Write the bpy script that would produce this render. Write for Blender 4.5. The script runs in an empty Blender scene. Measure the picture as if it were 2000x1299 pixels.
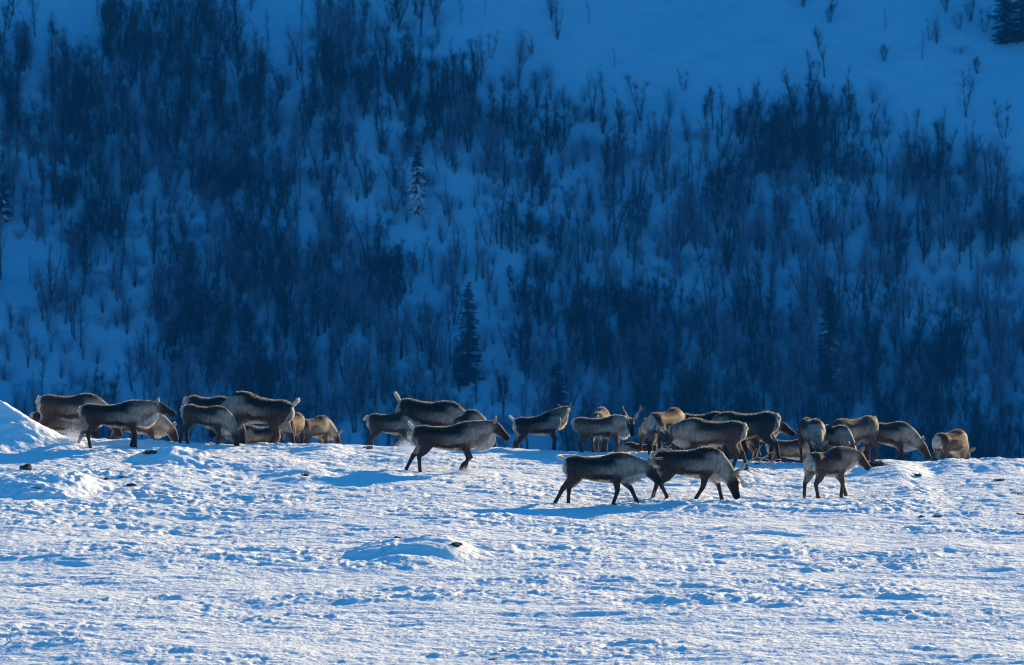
import bpy, math, random
import numpy as np
from mathutils import Vector

random.seed(7)
RNG = np.random.RandomState(11)
SC = bpy.context.scene
COL = SC.collection
R = math.radians

# ------------------------------------------------------------------ camera
CAM_Z = 12.6
F = 12600.0                       # focal length in photo pixels (2000 wide)
PITCH = 4.47                      # degrees below the horizontal
cam_d = bpy.data.cameras.new("camera")
cam = bpy.data.objects.new("camera", cam_d)
COL.objects.link(cam)
cam.location = (0, 0, CAM_Z)
cam.rotation_euler = (R(90 - PITCH), 0, 0)
cam_d.sensor_width = 36.0
cam_d.lens = F * 36.0 / 2000.0
cam_d.clip_start = 1.0
cam_d.clip_end = 9000.0
cam_d.dof.use_dof = True
cam_d.dof.focus_distance = 122.0
cam_d.dof.aperture_fstop = 5.0
SC.camera = cam

# ------------------------------------------------------------------ sky and sun
SUN_EL, SUN_AZ = 14.0, 40.0       # azimuth measured from +Y towards +X
world = bpy.data.worlds.new("World")
SC.world = world
world.use_nodes = True
nt = world.node_tree
bg = nt.nodes["Background"]
sky = nt.nodes.new("ShaderNodeTexSky")
sky.sky_type = 'NISHITA'
sky.sun_disc = False
sky.sun_elevation = R(SUN_EL)
sky.sun_rotation = R(SUN_AZ)
sky.altitude = 900
sky.air_density = 1.0
sky.dust_density = 0.0
sky.ozone_density = 4.0
tint = nt.nodes.new("ShaderNodeMix"); tint.data_type = 'RGBA'; tint.blend_type = 'MULTIPLY'
tint.inputs[0].default_value = 1.0
tint.inputs[7].default_value = (0.18, 0.75, 0.92, 1)      # the photograph's cold, deep blue daylight
nt.links.new(sky.outputs[0], tint.inputs[6]); nt.links.new(tint.outputs[2], bg.inputs[0])
bg.inputs[1].default_value = 0.114
sun_d = bpy.data.lights.new("sun", 'SUN')
sun_d.energy = 5.0
sun_d.angle = R(0.5)
sun_d.color = (1.0, 0.765, 0.40)
sun = bpy.data.objects.new("sun", sun_d)
COL.objects.link(sun)
sdir = Vector((math.sin(R(SUN_AZ)) * math.cos(R(SUN_EL)), math.cos(R(SUN_AZ)) * math.cos(R(SUN_EL)), math.sin(R(SUN_EL))))
sun.rotation_euler = sdir.to_track_quat('Z', 'Y').to_euler()
sun.location = (60, 60, 60)
SC.view_settings.view_transform = 'Standard'
SC.view_settings.look = 'None'
SC.view_settings.gamma = 1.0
SC.view_settings.use_curve_mapping = False
SC.view_settings.exposure = 1.08
SC.cycles.filter_width = 1.1

# ------------------------------------------------------------------ helpers
def tag(o, label=None, cat=None, group=None, kind=None):
    if label: o['label'] = label
    if cat: o['category'] = cat
    if group: o['group'] = group
    if kind: o['kind'] = kind
    return o

def empty(name, loc=(0, 0, 0), rz=0.0):
    o = bpy.data.objects.new(name, None)
    o.empty_display_size = 0.2
    COL.objects.link(o)
    o.location = loc
    o.rotation_euler = (0, 0, rz)
    return o

def mesh_np(name, V, Fc, mats=(), smooth=False, midx=None):
    """V (n,3); Fc (m,k) array with k constant"""
    V = np.ascontiguousarray(V, dtype=np.float32)
    Fc = np.ascontiguousarray(Fc, dtype=np.int32)
    me = bpy.data.meshes.new(name)
    k = Fc.shape[1]
    me.vertices.add(len(V)); me.vertices.foreach_set("co", V.ravel())
    me.loops.add(Fc.size); me.loops.foreach_set("vertex_index", Fc.ravel())
    me.polygons.add(len(Fc))
    me.polygons.foreach_set("loop_start", np.arange(0, Fc.size, k, dtype=np.int32))
    if midx is not None: me.polygons.foreach_set("material_index", np.asarray(midx, dtype=np.int32))
    me.update(calc_edges=True)
    me.polygons.foreach_set("use_smooth", np.full(len(Fc), smooth))
    for m in mats: me.materials.append(m)
    return me

def obj(name, me, parent=None, loc=None):
    o = bpy.data.objects.new(name, me)
    COL.objects.link(o)
    if parent is not None: o.parent = parent
    if loc is not None: o.location = loc
    return o

def sstep(a, b, x):
    t = np.clip((np.asarray(x, dtype=float) - a) / (b - a), 0, 1)
    return t * t * (3 - 2 * t)

_P = np.random.RandomState(5).permutation(4096).astype(np.int64)
_A = np.random.RandomState(6).rand(4096) * 2 * np.pi
_GX, _GY = np.cos(_A), np.sin(_A)
def noise2(x, y, seed=0):
    x = np.asarray(x, dtype=float) + seed * 37.17; y = np.asarray(y, dtype=float) + seed * 91.7
    xi = np.floor(x).astype(np.int64); yi = np.floor(y).astype(np.int64)
    xf = x - xi; yf = y - yi
    u = xf * xf * xf * (xf * (xf * 6 - 15) + 10); v = yf * yf * yf * (yf * (yf * 6 - 15) + 10)
    def g(ix, iy, dx, dy):
        h = _P[(_P[ix & 4095] + iy) & 4095]
        return _GX[h] * dx + _GY[h] * dy
    a = g(xi, yi, xf, yf); b = g(xi + 1, yi, xf - 1, yf)
    c = g(xi, yi + 1, xf, yf - 1); d = g(xi + 1, yi + 1, xf - 1, yf - 1)
    return ((a + (b - a) * u) * (1 - v) + (c + (d - c) * u) * v) * 1.5

def ray(px, py):
    """direction of the photo pixel, in world axes"""
    cx = (px - 1000.0) / F; cy = (649.5 - py) / F
    p = R(PITCH)
    return np.array([cx, math.cos(p) + cy * math.sin(p), -math.sin(p) + cy * math.cos(p)])

def project(x, y, z):
    p = R(PITCH)
    dz = z - CAM_Z
    dep = y * math.cos(p) - dz * math.sin(p)
    up = y * math.sin(p) + dz * math.cos(p)
    return 1000 + F * x / dep, 649.5 - F * up / dep

# ------------------------------------------------------------------ terrain height of the snowfield
_cp = np.array([(-900, 850), (0, 862), (150, 857), (350, 860), (480, 868), (590, 867), (700, 867), (850, 867), (1000, 872),
                (1100, 877), (1300, 882), (1500, 894), (1640, 893), (1740, 888), (1810, 893), (1880, 888), (2000, 884), (2900, 880)], float)
_cx = (_cp[:, 0] - 1000) / F * 130.5
_cz = np.array([130.5 * (ray(1000, q)[2] / ray(1000, q)[1]) + CAM_Z for q in _cp[:, 1] + np.interp(_cp[:, 0], [0, 1000, 2000], [6, 9, 16])])

def at_depth(px, y):
    return (px - 1000.0) / F * y * 1.004

# (px, depth, half width, half depth, height, power)
MOUNDS = [
    (60, 124.3, 2.1, 2.2, 0.14, 1.4),
    (335, 127.2, 0.85, 1.4, 0.20, 2.0), (75, 121.3, 1.15, 1.6, 0.30, 1.8), (150, 121.8, 0.7, 1.2, 0.14, 1.8),
    (805, 111.0, 1.15, 1.3, 0.23, 2.4), (880, 111.6, 0.85, 1.3, 0.12, 1.8),
    (1745, 128.6, 0.85, 1.5, 0.20, 1.6), (1860, 129.6, 0.6, 1.4, 0.10, 1.6), (1960, 129.3, 0.75, 1.4, 0.15, 1.7),
    (590, 124.2, 0.75, 1.1, 0.12, 1.8), (520, 127.5, 1.6, 1.2, 0.10, 1.6), (632, 129.6, 0.65, 1.6, 0.13, 1.5),
    (1075, 107.4, 0.40, 0.5, 0.06, 2.0), (1850, 113.0, 1.2, 1.0, 0.10, 2.0),
    (450, 126.6, 2.0, 1.0, 0.12, 2.0), (640, 125.2, 1.6, 0.9, 0.10, 2.0), (1180, 117.2, 2.1, 0.9, 0.09, 2.0), (1560, 116.6, 1.6, 0.9, 0.09, 2.0), (1380, 105.0, 1.5, .8, .07, 2.0), (300, 104.0, 1.7, .8, .07, 2.0),
]
def base_h(x, y):
    x = np.asarray(x, float); y = np.asarray(y, float)
    cz = np.interp(x, _cx, _cz)
    z = cz * sstep(104, 130, y)
    # undulation
    z = z + 0.10 * noise2(x / 6.0, y / 5.0, 3) * sstep(60, 90, y) * (1 - sstep(122, 129, y)) + 0.035 * noise2(x / 2.2, y / 1.8, 4)
    for px, d, hw, hd, h, p in MOUNDS:
        cxm = at_depth(px, d)
        r = np.sqrt(((x - cxm) / hw) ** 2 + ((y - d) / hd) ** 2)
        z = z + h * np.clip(1 - np.clip(r, 0, 1) ** p, 0, 1) * (0.9 + 0.2 * noise2(x * 1.7, y * 1.3, 9))
    # long snow bank at the left edge, its spine running towards the right and the viewer
    dx_ = x - at_depth(0, 130.0); dy_ = y - 130.0
    a_ = dx_ * .78 - dy_ * .62; b_ = dx_ * .62 + dy_ * .78 + 0.12 * noise2(x * 1.1, y * 1.1, 12)
    along = np.where(a_ > 0, .95 * (1 - np.clip(a_ / 1.75, 0, 1) ** 1.15), .95 + .35 * (1 - np.exp(a_ / 1.5)) )
    along = along * np.exp(-np.maximum(0, -a_ - 3) / 3)
    across = np.where(b_ < 0, np.clip(1 + b_ / 2.7, 0, 1) ** 1.25, np.clip(1 - b_ / 1.3, 0, 1))
    z = z + along * across
    # beyond the crest the ground falls into the valley
    t = np.clip(y - 130.0, 0, None)
    fall = np.where(t < 4, 0.5 * 0.25 * t * t / 4.0, 0.5 * 0.25 * 4 + 0.25 * (t - 4))
    z = z - fall
    z = np.where(y < 60, z, z)
    floor = -74.0
    return np.maximum(z, floor) + 0.0

def detail_h(x, y):
    x = np.asarray(x, float); y = np.asarray(y, float)
    fade = np.exp(-np.maximum(0, np.abs(x) - 25) / 30) * np.exp(-np.maximum(0, y - 150) / 20) * np.exp(-np.maximum(0, 80 - y) / 30)
    # warped coordinates for less regular lumps
    wx = x + 0.35 * noise2(x / 1.1, y / 1.3, 21); wy = y + 0.5 * noise2(x / 1.2, y / 1.5, 22)
    rough = sstep(-0.10, 0.55, noise2(x / 4.5, y / 3.2, 31) + 0.5 * noise2(x / 1.6, y / 1.2, 32))
    rough = np.maximum(rough, 0.85 * np.exp(-((y - 118.5) / 4.0) ** 2) * sstep(-2.5, -6.5, x))
    rough = np.maximum(rough, 0.9 * np.exp(-((y - 108.0 - 0.25 * x) / 2.4) ** 2) * sstep(-1.5, 0.5, x) * (1 - sstep(5, 7, x)))
    d = np.zeros_like(x)
    calm = 1 - 0.8 * sstep(0.05, 0.40, noise2(x / 5.5 + .2 * y, y / 1.6, 55))     # wind-polished strips
    # wind streaks, long across the view
    d += 0.030 * (1 - np.abs(noise2(wx / 2.8 + 0.10 * y, wy / 0.85, 41)) * 2)
    d += calm * 0.017 * (1 - np.abs(noise2(wx / 1.1 + 0.12 * y, wy / 0.42, 42)) * 2)
    d += calm * 0.009 * noise2(x / 0.60 + 0.1 * y, y / 0.22, 50)
    d += calm * 0.012 * (1 - np.abs(noise2(x / 0.45 + .2 * y, y / 0.17, 54)) * 2)
    # trodden lumps
    rough = rough * (.35 + .65 * calm)
    m2 = sstep(-.5, .4, noise2(x / 0.9, y / 0.8, 51))
    b1 = 1 - np.abs(noise2(wx / 0.75, wy / 0.42, 43)) * 1.9
    b2 = 1 - np.abs(noise2(wx / 0.30 + noise2(x / .2, y / .2, 53) * .4, wy / 0.20, 44)) * 1.9
    b3 = 1 - np.abs(noise2(x / 0.13, y / 0.13, 45)) * 1.9
    b4 = np.abs(noise2(wx / 0.36, wy / 0.26, 52)) * 1.9
    d += rough * (0.018 * b1 + (0.018 * b2 + 0.016 * b4) * m2 + 0.013 * b3)
    left = sstep(-2, -7, x) * sstep(112, 116, y)
    d += calm * (0.012 * b3 * (0.4 + 0.6 * m2) + 0.010 * b2 * (0.25 + rough)) + left * (0.020 * b4 + 0.010 * b2)
    # hoof prints, thicker where the herd walks
    herd = np.exp(-((y - 124.5) / 5.0) ** 2)
    hp = noise2(x / 0.34, y / 0.5, 48)
    d -= 0.032 * sstep(0.40, 0.58, hp) * np.maximum(rough, .8 * herd)
    return (d - 0.03) * fade

def hit(px, py):
    """point where the line of sight through a photo pixel meets the snow"""
    r = ray(px, py)
    ys = np.arange(88, 150, 0.02)
    t = ys / r[1]
    zz = CAM_Z + r[2] * t
    hh = base_h(r[0] * t, ys)
    k = np.where((hh >= zz) & (ys < 131.5))[0]
    i = k[0] if len(k) else int(np.argmin(np.where(ys < 131.5, zz - hh, 9)))
    return float(r[0] * t[i]), float(ys[i]), float(hh[i])

def axis_grid(lo, hi, step, lo_end, hi_end, grow=1.13):
    a = list(np.arange(lo, hi + 1e-6, step))
    s = step; v = a[-1]; right = []
    while v < hi_end:
        s *= grow; v += s; right.append(min(v, hi_end))
    s = step; v = a[0]; left = []
    while v > lo_end:
        s *= grow; v -= s; left.append(max(v, lo_end))
    return np.array(left[::-1] + a + right)

def grid_mesh(name, xs, ys, hfun, mats):
    X, Y = np.meshgrid(xs, ys)
    Z = hfun(X, Y)
    V = np.stack([X.ravel(), Y.ravel(), Z.ravel()], 1)
    nx, ny = len(xs), len(ys)
    i = (np.arange(ny - 1)[:, None] * nx + np.arange(nx - 1)[None, :]).ravel()
    Fc = np.stack([i, i + 1, i + nx + 1, i + nx], 1)
    return mesh_np(name, V, Fc, mats, smooth=True)

# ------------------------------------------------------------------ materials
def new_mat(name):
    m = bpy.data.materials.new(name); m.use_nodes = True
    n = m.node_tree
    return m, n, n.nodes["Principled BSDF"]

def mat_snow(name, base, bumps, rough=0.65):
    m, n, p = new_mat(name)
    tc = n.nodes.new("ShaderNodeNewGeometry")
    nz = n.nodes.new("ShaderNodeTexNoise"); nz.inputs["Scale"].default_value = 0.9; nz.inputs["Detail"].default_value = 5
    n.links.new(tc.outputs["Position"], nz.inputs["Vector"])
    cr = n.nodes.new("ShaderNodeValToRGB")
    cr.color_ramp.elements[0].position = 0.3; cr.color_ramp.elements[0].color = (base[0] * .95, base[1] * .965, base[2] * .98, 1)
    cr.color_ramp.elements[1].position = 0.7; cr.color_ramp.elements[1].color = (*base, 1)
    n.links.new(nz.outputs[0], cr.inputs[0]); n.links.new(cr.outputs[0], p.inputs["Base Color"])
    p.inputs["Roughness"].default_value = rough
    p.inputs["Specular IOR Level"].default_value = 0.25
    prev = None
    for sc_, dist in bumps:
        t = n.nodes.new("ShaderNodeTexNoise"); t.inputs["Scale"].default_value = sc_; t.inputs["Detail"].default_value = 4
        n.links.new(tc.outputs["Position"], t.inputs["Vector"])
        b = n.nodes.new("ShaderNodeBump"); b.inputs["Distance"].default_value = dist; b.inputs["Strength"].default_value = 1.0
        n.links.new(t.outputs[0], b.inputs["Height"])
        if prev: n.links.new(prev.outputs[0], b.inputs["Normal"])
        prev = b
    if prev: n.links.new(prev.outputs[0], p.inputs["Normal"])
    return m

M_SNOW = mat_snow("snow", (0.86, 0.88, 0.90), [(5.0, 0.060), (18.0, 0.018)])
M_HILL_SHADE = mat_snow("shade_blued_hill_snow", (0.25, 0.54, 0.68), [(0.35, 0.5), (1.6, 0.12)])  # blue hillside shade painted into the base colour, darker than the near snow

def mat_simple(name, col, rough=0.8, var=0.35, scale=8.0):
    m, n, p = new_mat(name)
    tc = n.nodes.new("ShaderNodeTexCoord")
    nz = n.nodes.new("ShaderNodeTexNoise"); nz.inputs["Scale"].default_value = scale; nz.inputs["Detail"].default_value = 4
    n.links.new(tc.outputs["Object"], nz.inputs["Vector"])
    cr = n.nodes.new("ShaderNodeValToRGB")
    a, b = 1 - var, 1 + var
    cr.color_ramp.elements[0].position = 0.35; cr.color_ramp.elements[0].color = (col[0] * a, col[1] * a, col[2] * a, 1)
    cr.color_ramp.elements[1].position = 0.65; cr.color_ramp.elements[1].color = (min(1, col[0] * b), min(1, col[1] * b), min(1, col[2] * b), 1)
    n.links.new(nz.outputs[0], cr.inputs[0]); n.links.new(cr.outputs[0], p.inputs["Base Color"])
    p.inputs["Roughness"].default_value = rough
    p.inputs["Specular IOR Level"].default_value = 0.2
    return m

M_BARK = mat_simple("birch_bark", (0.016, 0.013, 0.012))
M_TWIG = mat_simple("birch_twigs", (0.018, 0.017, 0.018), scale=2)
M_FROST = mat_simple("frosted_twigs", (0.15, 0.21, 0.30), scale=2)
M_NEEDLE = mat_simple("spruce_needles", (0.010, 0.014, 0.011), scale=3)
M_BOUGHSNOW = mat_simple("bough_snow", (0.72, 0.76, 0.80), var=0.06)
M_ROCK = mat_simple("lichen_rock", (0.060, 0.055, 0.045), scale=14, var=0.6)
M_HEATH = mat_simple("heather", (0.045, 0.032, 0.022), scale=10, var=0.5)
M_ANTLER = mat_simple("antler_bone", (0.34, 0.26, 0.18), scale=12, rough=0.6)
M_EYE, _n, _p = new_mat("eye"); _p.inputs["Base Color"].default_value = (0.01, 0.008, 0.007, 1); _p.inputs["Roughness"].default_value = 0.12
M_SPRAY, _n, _p = new_mat("powder_snow"); _p.inputs["Base Color"].default_value = (0.9, 0.9, 0.92, 1); _p.inputs["Roughness"].default_value = 0.7

def mat_coat(name, translucent):
    m = bpy.data.materials.new(name); m.use_nodes = True
    n = m.node_tree; p = n.nodes["Principled BSDF"]; out = n.nodes["Material Output"]
    a = n.nodes.new("ShaderNodeAttribute"); a.attribute_name = "coat"
    n.links.new(a.outputs["Color"], p.inputs["Base Color"])
    p.inputs["Roughness"].default_value = 0.6
    p.inputs["Specular IOR Level"].default_value = 0.06
    if translucent:
        tr = n.nodes.new("ShaderNodeBsdfTranslucent")
        mx = n.nodes.new("ShaderNodeMixShader"); mx.inputs[0].default_value = 0.65
        kc = n.nodes.new("ShaderNodeMix"); kc.data_type = 'RGBA'; kc.inputs[0].default_value = 0.5; kc.inputs[7].default_value = (0.92, 0.88, 0.86, 1)
        n.links.new(a.outputs["Color"], kc.inputs[6]); n.links.new(kc.outputs[2], tr.inputs["Color"])
        n.links.new(p.outputs[0], mx.inputs[1]); n.links.new(tr.outputs[0], mx.inputs[2]); n.links.new(mx.outputs[0], out.inputs[0])
    else:
        g = n.nodes.new("ShaderNodeTexNoise"); g.inputs["Scale"].default_value = 60; g.inputs["Detail"].default_value = 3
        b = n.nodes.new("ShaderNodeBump"); b.inputs["Distance"].default_value = 0.012
        tcn = n.nodes.new("ShaderNodeTexCoord"); n.links.new(tcn.outputs["Object"], g.inputs["Vector"])
        n.links.new(g.outputs[0], b.inputs["Height"]); n.links.new(b.outputs[0], p.inputs["Normal"])
        p.inputs["Sheen Weight"].default_value = 0.0
        p.inputs["Sheen Roughness"].default_value = 0.4
    return m
M_COAT = mat_coat("reindeer_coat", False)
M_FUR = mat_coat("reindeer_fur", True)

# ------------------------------------------------------------------ ground
xs = axis_grid(-11.6, 11.6, 0.036, -1600, 1600, 1.12)
ys = axis_grid(94.0, 134.5, 0.056, -300, 420, 1.10)
g = obj("snow_ground", grid_mesh("snow_ground", xs, ys, lambda X, Y: base_h(X, Y) + detail_h(X, Y), [M_SNOW]))
tag(g, kind="structure")

# hillside across the valley
HILL_Y0 = 560.0
def hill_h(x, y):
    x = np.asarray(x, float); y = np.asarray(y, float)
    yy = y - HILL_Y0 - 10 * noise2(x / 160.0, y / 200.0, 61) - 0.04 * x
    z = -72 + np.where(yy > 0, 0.66 * yy, 0.0)
    top = 170.0
    z = np.where(z > top - 40, top - 40 + 40 * (1 - np.exp(-(z - (top - 40)) / 40)), z)
    z = z - 0.4 * np.clip(y - 1050, 0, None)
    z = np.maximum(z, -72)
    amp = sstep(0, 60, yy)
    z = z + amp * (5.0 * noise2(x / 45.0, y / 60.0, 62) + 1.8 * noise2(x / 16.0, y / 20.0, 63) + 0.5 * noise2(x / 5.0, y / 6.0, 64) + 0.14 * noise2(x / 1.6, y / 2.0, 65))
    return z
hx = axis_grid(-80, 80, 0.6, -1700, 1700, 1.12)
hy = axis_grid(585, 700, 0.6, 415, 1500, 1.10)
h = obj("snowy_hillside", grid_mesh("snowy_hillside", hx, hy, hill_h, [M_HILL_SHADE]))
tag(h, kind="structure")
v = obj("valley_floor", mesh_np("valley_floor", [(-5000, -3000, -78), (5000, -3000, -78), (5000, 7000, -78), (-5000, 7000, -78)], [[0, 1, 2, 3]], [M_HILL_SHADE]))
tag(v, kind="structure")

def hill_hit(px, py):
    r = ray(px, py)
    ysx = np.arange(560, 720, 0.25)
    t = ysx / r[1]
    zz = CAM_Z + r[2] * t
    hh = hill_h(r[0] * t, ysx)
    k = np.where(hh >= zz)[0]
    i = k[0] if len(k) else len(ysx) - 1
    return float(r[0] * t[i]), float(ysx[i]), float(hh[i])

# ------------------------------------------------------------------ mesh piece builders
class MB:
    def __init__(s): s.V = []; s.Fc = []; s.n = 0
    def add(s, V, Fc):
        V = np.asarray(V, float); s.V.append(V); s.Fc.append(np.asarray(Fc, int) + s.n); s.n += len(V)
    def tri(s):
        out = []
        for f in s.Fc:
            if f.shape[1] == 4: out += [f[:, [0, 1, 2]], f[:, [0, 2, 3]]]
            else: out.append(f)
        return np.concatenate(out)
    def mesh(s, name, mats, smooth=False): return mesh_np(name, np.concatenate(s.V), s.tri(), mats, smooth)

def frame(d, ref=(0, 0, 1)):
    d = np.asarray(d, float); d = d / (np.linalg.norm(d) + 1e-9)
    ref = np.asarray(ref, float)
    s = np.cross(ref, d)
    if np.linalg.norm(s) < 1e-3: s = np.cross((1, 0, 0), d)
    s = s / np.linalg.norm(s)
    u = np.cross(d, s)
    return d, s, u

def tube(mb, pts, rs, seg=8, rv=None, side=None):
    """closed tapering tube; rs = sideways radii, rv = radii in the other direction"""
    pts = [np.asarray(p, float) for p in pts]
    rv = rs if rv is None else rv
    n = len(pts); rings = []
    for i in range(n):
        d = pts[min(i + 1, n - 1)] - pts[max(i - 1, 0)]
        if side is not None:
            d = d / np.linalg.norm(d); s_ = np.asarray(side, float); s_ = s_ - d * s_.dot(d); s_ /= np.linalg.norm(s_); u = np.cross(d, s_)
        else:
            d, s_, u = frame(d, (0.0, 0.0, 1.0) if abs(d[2]) < 0.95 * np.linalg.norm(d) else (0, 1, 0))
        a = np.arange(seg) / seg * 2 * np.pi
        rings.append(pts[i] + np.outer(np.cos(a) * rs[i], s_) + np.outer(np.sin(a) * rv[i], u))
    V = np.concatenate(rings + [[pts[0]], [pts[-1]]])
    Fq = []
    for i in range(n - 1):
        for j in range(seg):
            k = (j + 1) % seg
            Fq.append((i * seg + j, i * seg + k, (i + 1) * seg + k)); Fq.append((i * seg + j, (i + 1) * seg + k, (i + 1) * seg + j))
    for j in range(seg):
        k = (j + 1) % seg
        Fq.append((n * seg, k, j)); Fq.append((n * seg + 1, (n - 1) * seg + j, (n - 1) * seg + k))
    mb.add(V, Fq)

def slivers(mb, P, D, L, W, rng):
    """thin triangles from P along D"""
    P = np.asarray(P, float); D = np.asarray(D, float)
    D = D / (np.linalg.norm(D, axis=1, keepdims=True) + 1e-9)
    S = np.cross(D, rng.normal(size=D.shape)); S /= (np.linalg.norm(S, axis=1, keepdims=True) + 1e-9)
    L = np.broadcast_to(L, (len(P),))[:, None]; W = np.broadcast_to(W, (len(P),))[:, None]
    V = np.stack([P - S * W / 2, P + S * W / 2, P + D * L], 1).reshape(-1, 3)
    mb.add(V, np.arange(len(V)).reshape(-1, 3))

# ------------------------------------------------------------------ birches
def birch(seed, h, stems, dense=1.0, leanx=0.0):
    rng = np.random.RandomState(seed)
    tr, cr = MB(), MB()
    for s in range(stems):
        a = rng.uniform(0, 2 * np.pi); lean = rng.uniform(0.03, 0.26 if stems > 1 else 0.10)
        hh = h * rng.uniform(0.7, 1.0) if s else h
        d = np.array([math.cos(a) * lean + leanx, math.sin(a) * lean, 1.0])
        pts = [np.array([math.cos(a) * 0.1 * (stems > 1), math.sin(a) * 0.1 * (stems > 1), -0.5])]
        n = 7
        for i in range(n):
            d = d + rng.normal(0, 0.12, 3) * [1, 1, 0]; d[:2] *= 0.90
            pts.append(pts[-1] + d / np.linalg.norm(d) * (hh + 0.5) / n)
        r0 = 0.013 * hh + 0.022
        rs = [r0 * (1 - i / (n + 0.3)) + 0.006 for i in range(n + 1)]
        tube(tr, pts, rs, 4)
        nb = int(15 * dense * hh / 5)
        for b in range(nb):
            t = rng.uniform(0.10, 1.0) ** 0.85
            q = t * n; i = int(q); f = q - i
            P = pts[i] * (1 - f) + pts[min(i + 1, n)] * f
            az = rng.uniform(0, 2 * np.pi); out = rng.uniform(0.25, 1.05)
            bd = np.array([math.cos(az) * out, math.sin(az) * out, 1.0])
            L = (0.45 + (1 - t) * 0.30 * hh) * rng.uniform(0.6, 1.2)
            bp = [P]
            for k in range(3):
                bd = bd + rng.normal(0, 0.14, 3); bd[2] += 0.12
                bp.append(bp[-1] + bd / np.linalg.norm(bd) * L / 3)
            tube(tr, bp, [0.018, 0.013, 0.009, 0.005], 3)
            nt_ = int(19 * dense)
            tt = rng.uniform(0.15, 1.0, nt_) * 3
            ii = np.minimum(tt.astype(int), 2); ff = (tt - ii)[:, None]
            bpA = np.array(bp)
            TP = bpA[ii] * (1 - ff) + bpA[ii + 1] * ff
            TD = (bd / np.linalg.norm(bd))[None] + rng.normal(0, 0.6, (nt_, 3)); TD[:, 2] += 0.15
            TL = rng.uniform(0.25, 0.7, nt_)
            slivers(cr, TP, TD, TL, 0.016, rng)
            TDn = TD / np.linalg.norm(TD, axis=1, keepdims=True)
            for rep in range(2):
                P2 = TP + TDn * (TL * rng.uniform(0.2, 0.8, nt_))[:, None]
                D2 = TDn + rng.normal(0, 0.5, (nt_, 3))
                slivers(cr, P2, D2, rng.uniform(0.15, 0.45, nt_), 0.012, rng)
    return tr, cr

VARS = []
specs = [(5.6, 1, 1.0), (6.3, 2, 0.9), (5.0, 3, 0.9), (6.8, 1, 1.1), (4.6, 2, 1.0), (5.4, 4, 0.8), (4.0, 3, 1.0), (6.0, 2, 1.2), (3.2, 4, 0.9), (5.2, 1, 0.7), (2.4, 5, 0.9), (4.4, 1, 1.2)]
for i, (hh, st, dn) in enumerate(specs):
    tr, cr = birch(100 + i, hh, st, dn, leanx=random.uniform(-0.12, 0.12))
    VARS.append(dict(h=hh, trunk=tr.mesh("trunk", [M_BARK]), crown=cr.mesh("crown", [M_TWIG]), frost=cr.mesh("crown", [M_FROST]), raw=(tr, cr)))

for i, (hh, wd, nn) in enumerate([(1.5, 1.3, 420), (2.2, 1.0, 480), (1.0, 1.8, 380), (2.8, 0.8, 460)]):
    rng = np.random.RandomState(400 + i)
    tr, cr = MB(), MB()
    for k in range(9):
        a = rng.uniform(0, 6.28); q = rng.uniform(.1, .5) * wd
        tube(tr, [(math.cos(a) * q * .3, math.sin(a) * q * .3, -.2), (math.cos(a) * q * .7, math.sin(a) * q * .7, hh * .45), (math.cos(a) * q * 1.3, math.sin(a) * q * 1.3, hh * rng.uniform(.7, 1))], [.018, .012, .005], 3)
    az = rng.uniform(0, 6.28, nn); f = rng.uniform(.1, .95, nn); rr = np.sqrt(rng.rand(nn)) * wd * (.35 + .65 * f)
    P = np.stack([np.cos(az) * rr, np.sin(az) * rr, f * hh], 1)
    Dd = np.stack([np.cos(az) * .5, np.sin(az) * .5, np.ones(nn)], 1) + rng.normal(0, .45, (nn, 3))
    slivers(cr, P, Dd, rng.uniform(.2, .6, nn), .014, rng)
    VARS.append(dict(h=hh * .2, trunk=None, crown=None, frost=None, raw=(tr, cr)))

# density of the wood as the photograph shows it (rows every 100 px from y=100, columns every 100 px)
DENS = np.array([
    [3,1,9,10,4,0,6,6,3,0,1,0,0,0,0,0,0,0,2,0],
    [6,7,10,11,9,1,10,8,7,3,2,1,0,0,0,1,1,0,0,0],
    [6,8,8,7,9,4,5,4,10,10,8,5,3,3,6,8,8,4,1,0],
    [5,7,7,7,8,6,4,3,4,2,4,4,4,4,7,6,5,6,6,3],
    [3,5,6,7,8,6,5,4,4,3,4,5,5,4,4,4,4,5,6,6],
    [2,4,3,7,9,7,6,7,4,3,4,6,6,4,6,3,3,4,3,3],
    [3,4,3,8,9,9,8,7,3,2,7,8,6,5,5,6,5,5,4,4],
    [2,2,2,6,8,8,6,6,6,2,5,7,8,7,7,7,6,7,7,7],
    [4,5,3,5,5,4,4,4,6,3,4,6,5,6,6,7,7,7,8,6],
    [5,6,5,4,4,3,4,4,5,4,6,6,6,6,6,7,7,7,7,5],
], float)
def dens(px, py):
    gx = np.clip((px - 50) / 100, 0, 18.999); gy = np.clip((py - 100) / 93, 0, 8.999)
    i, j = int(gy), int(gx); fy, fx = gy - i, gx - j
    a = DENS[i, j] * (1 - fx) + DENS[i, j + 1] * fx; b = DENS[i + 1, j] * (1 - fx) + DENS[i + 1, j + 1] * fx
    return (a * (1 - fy) + b * fy) / 9.0

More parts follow.
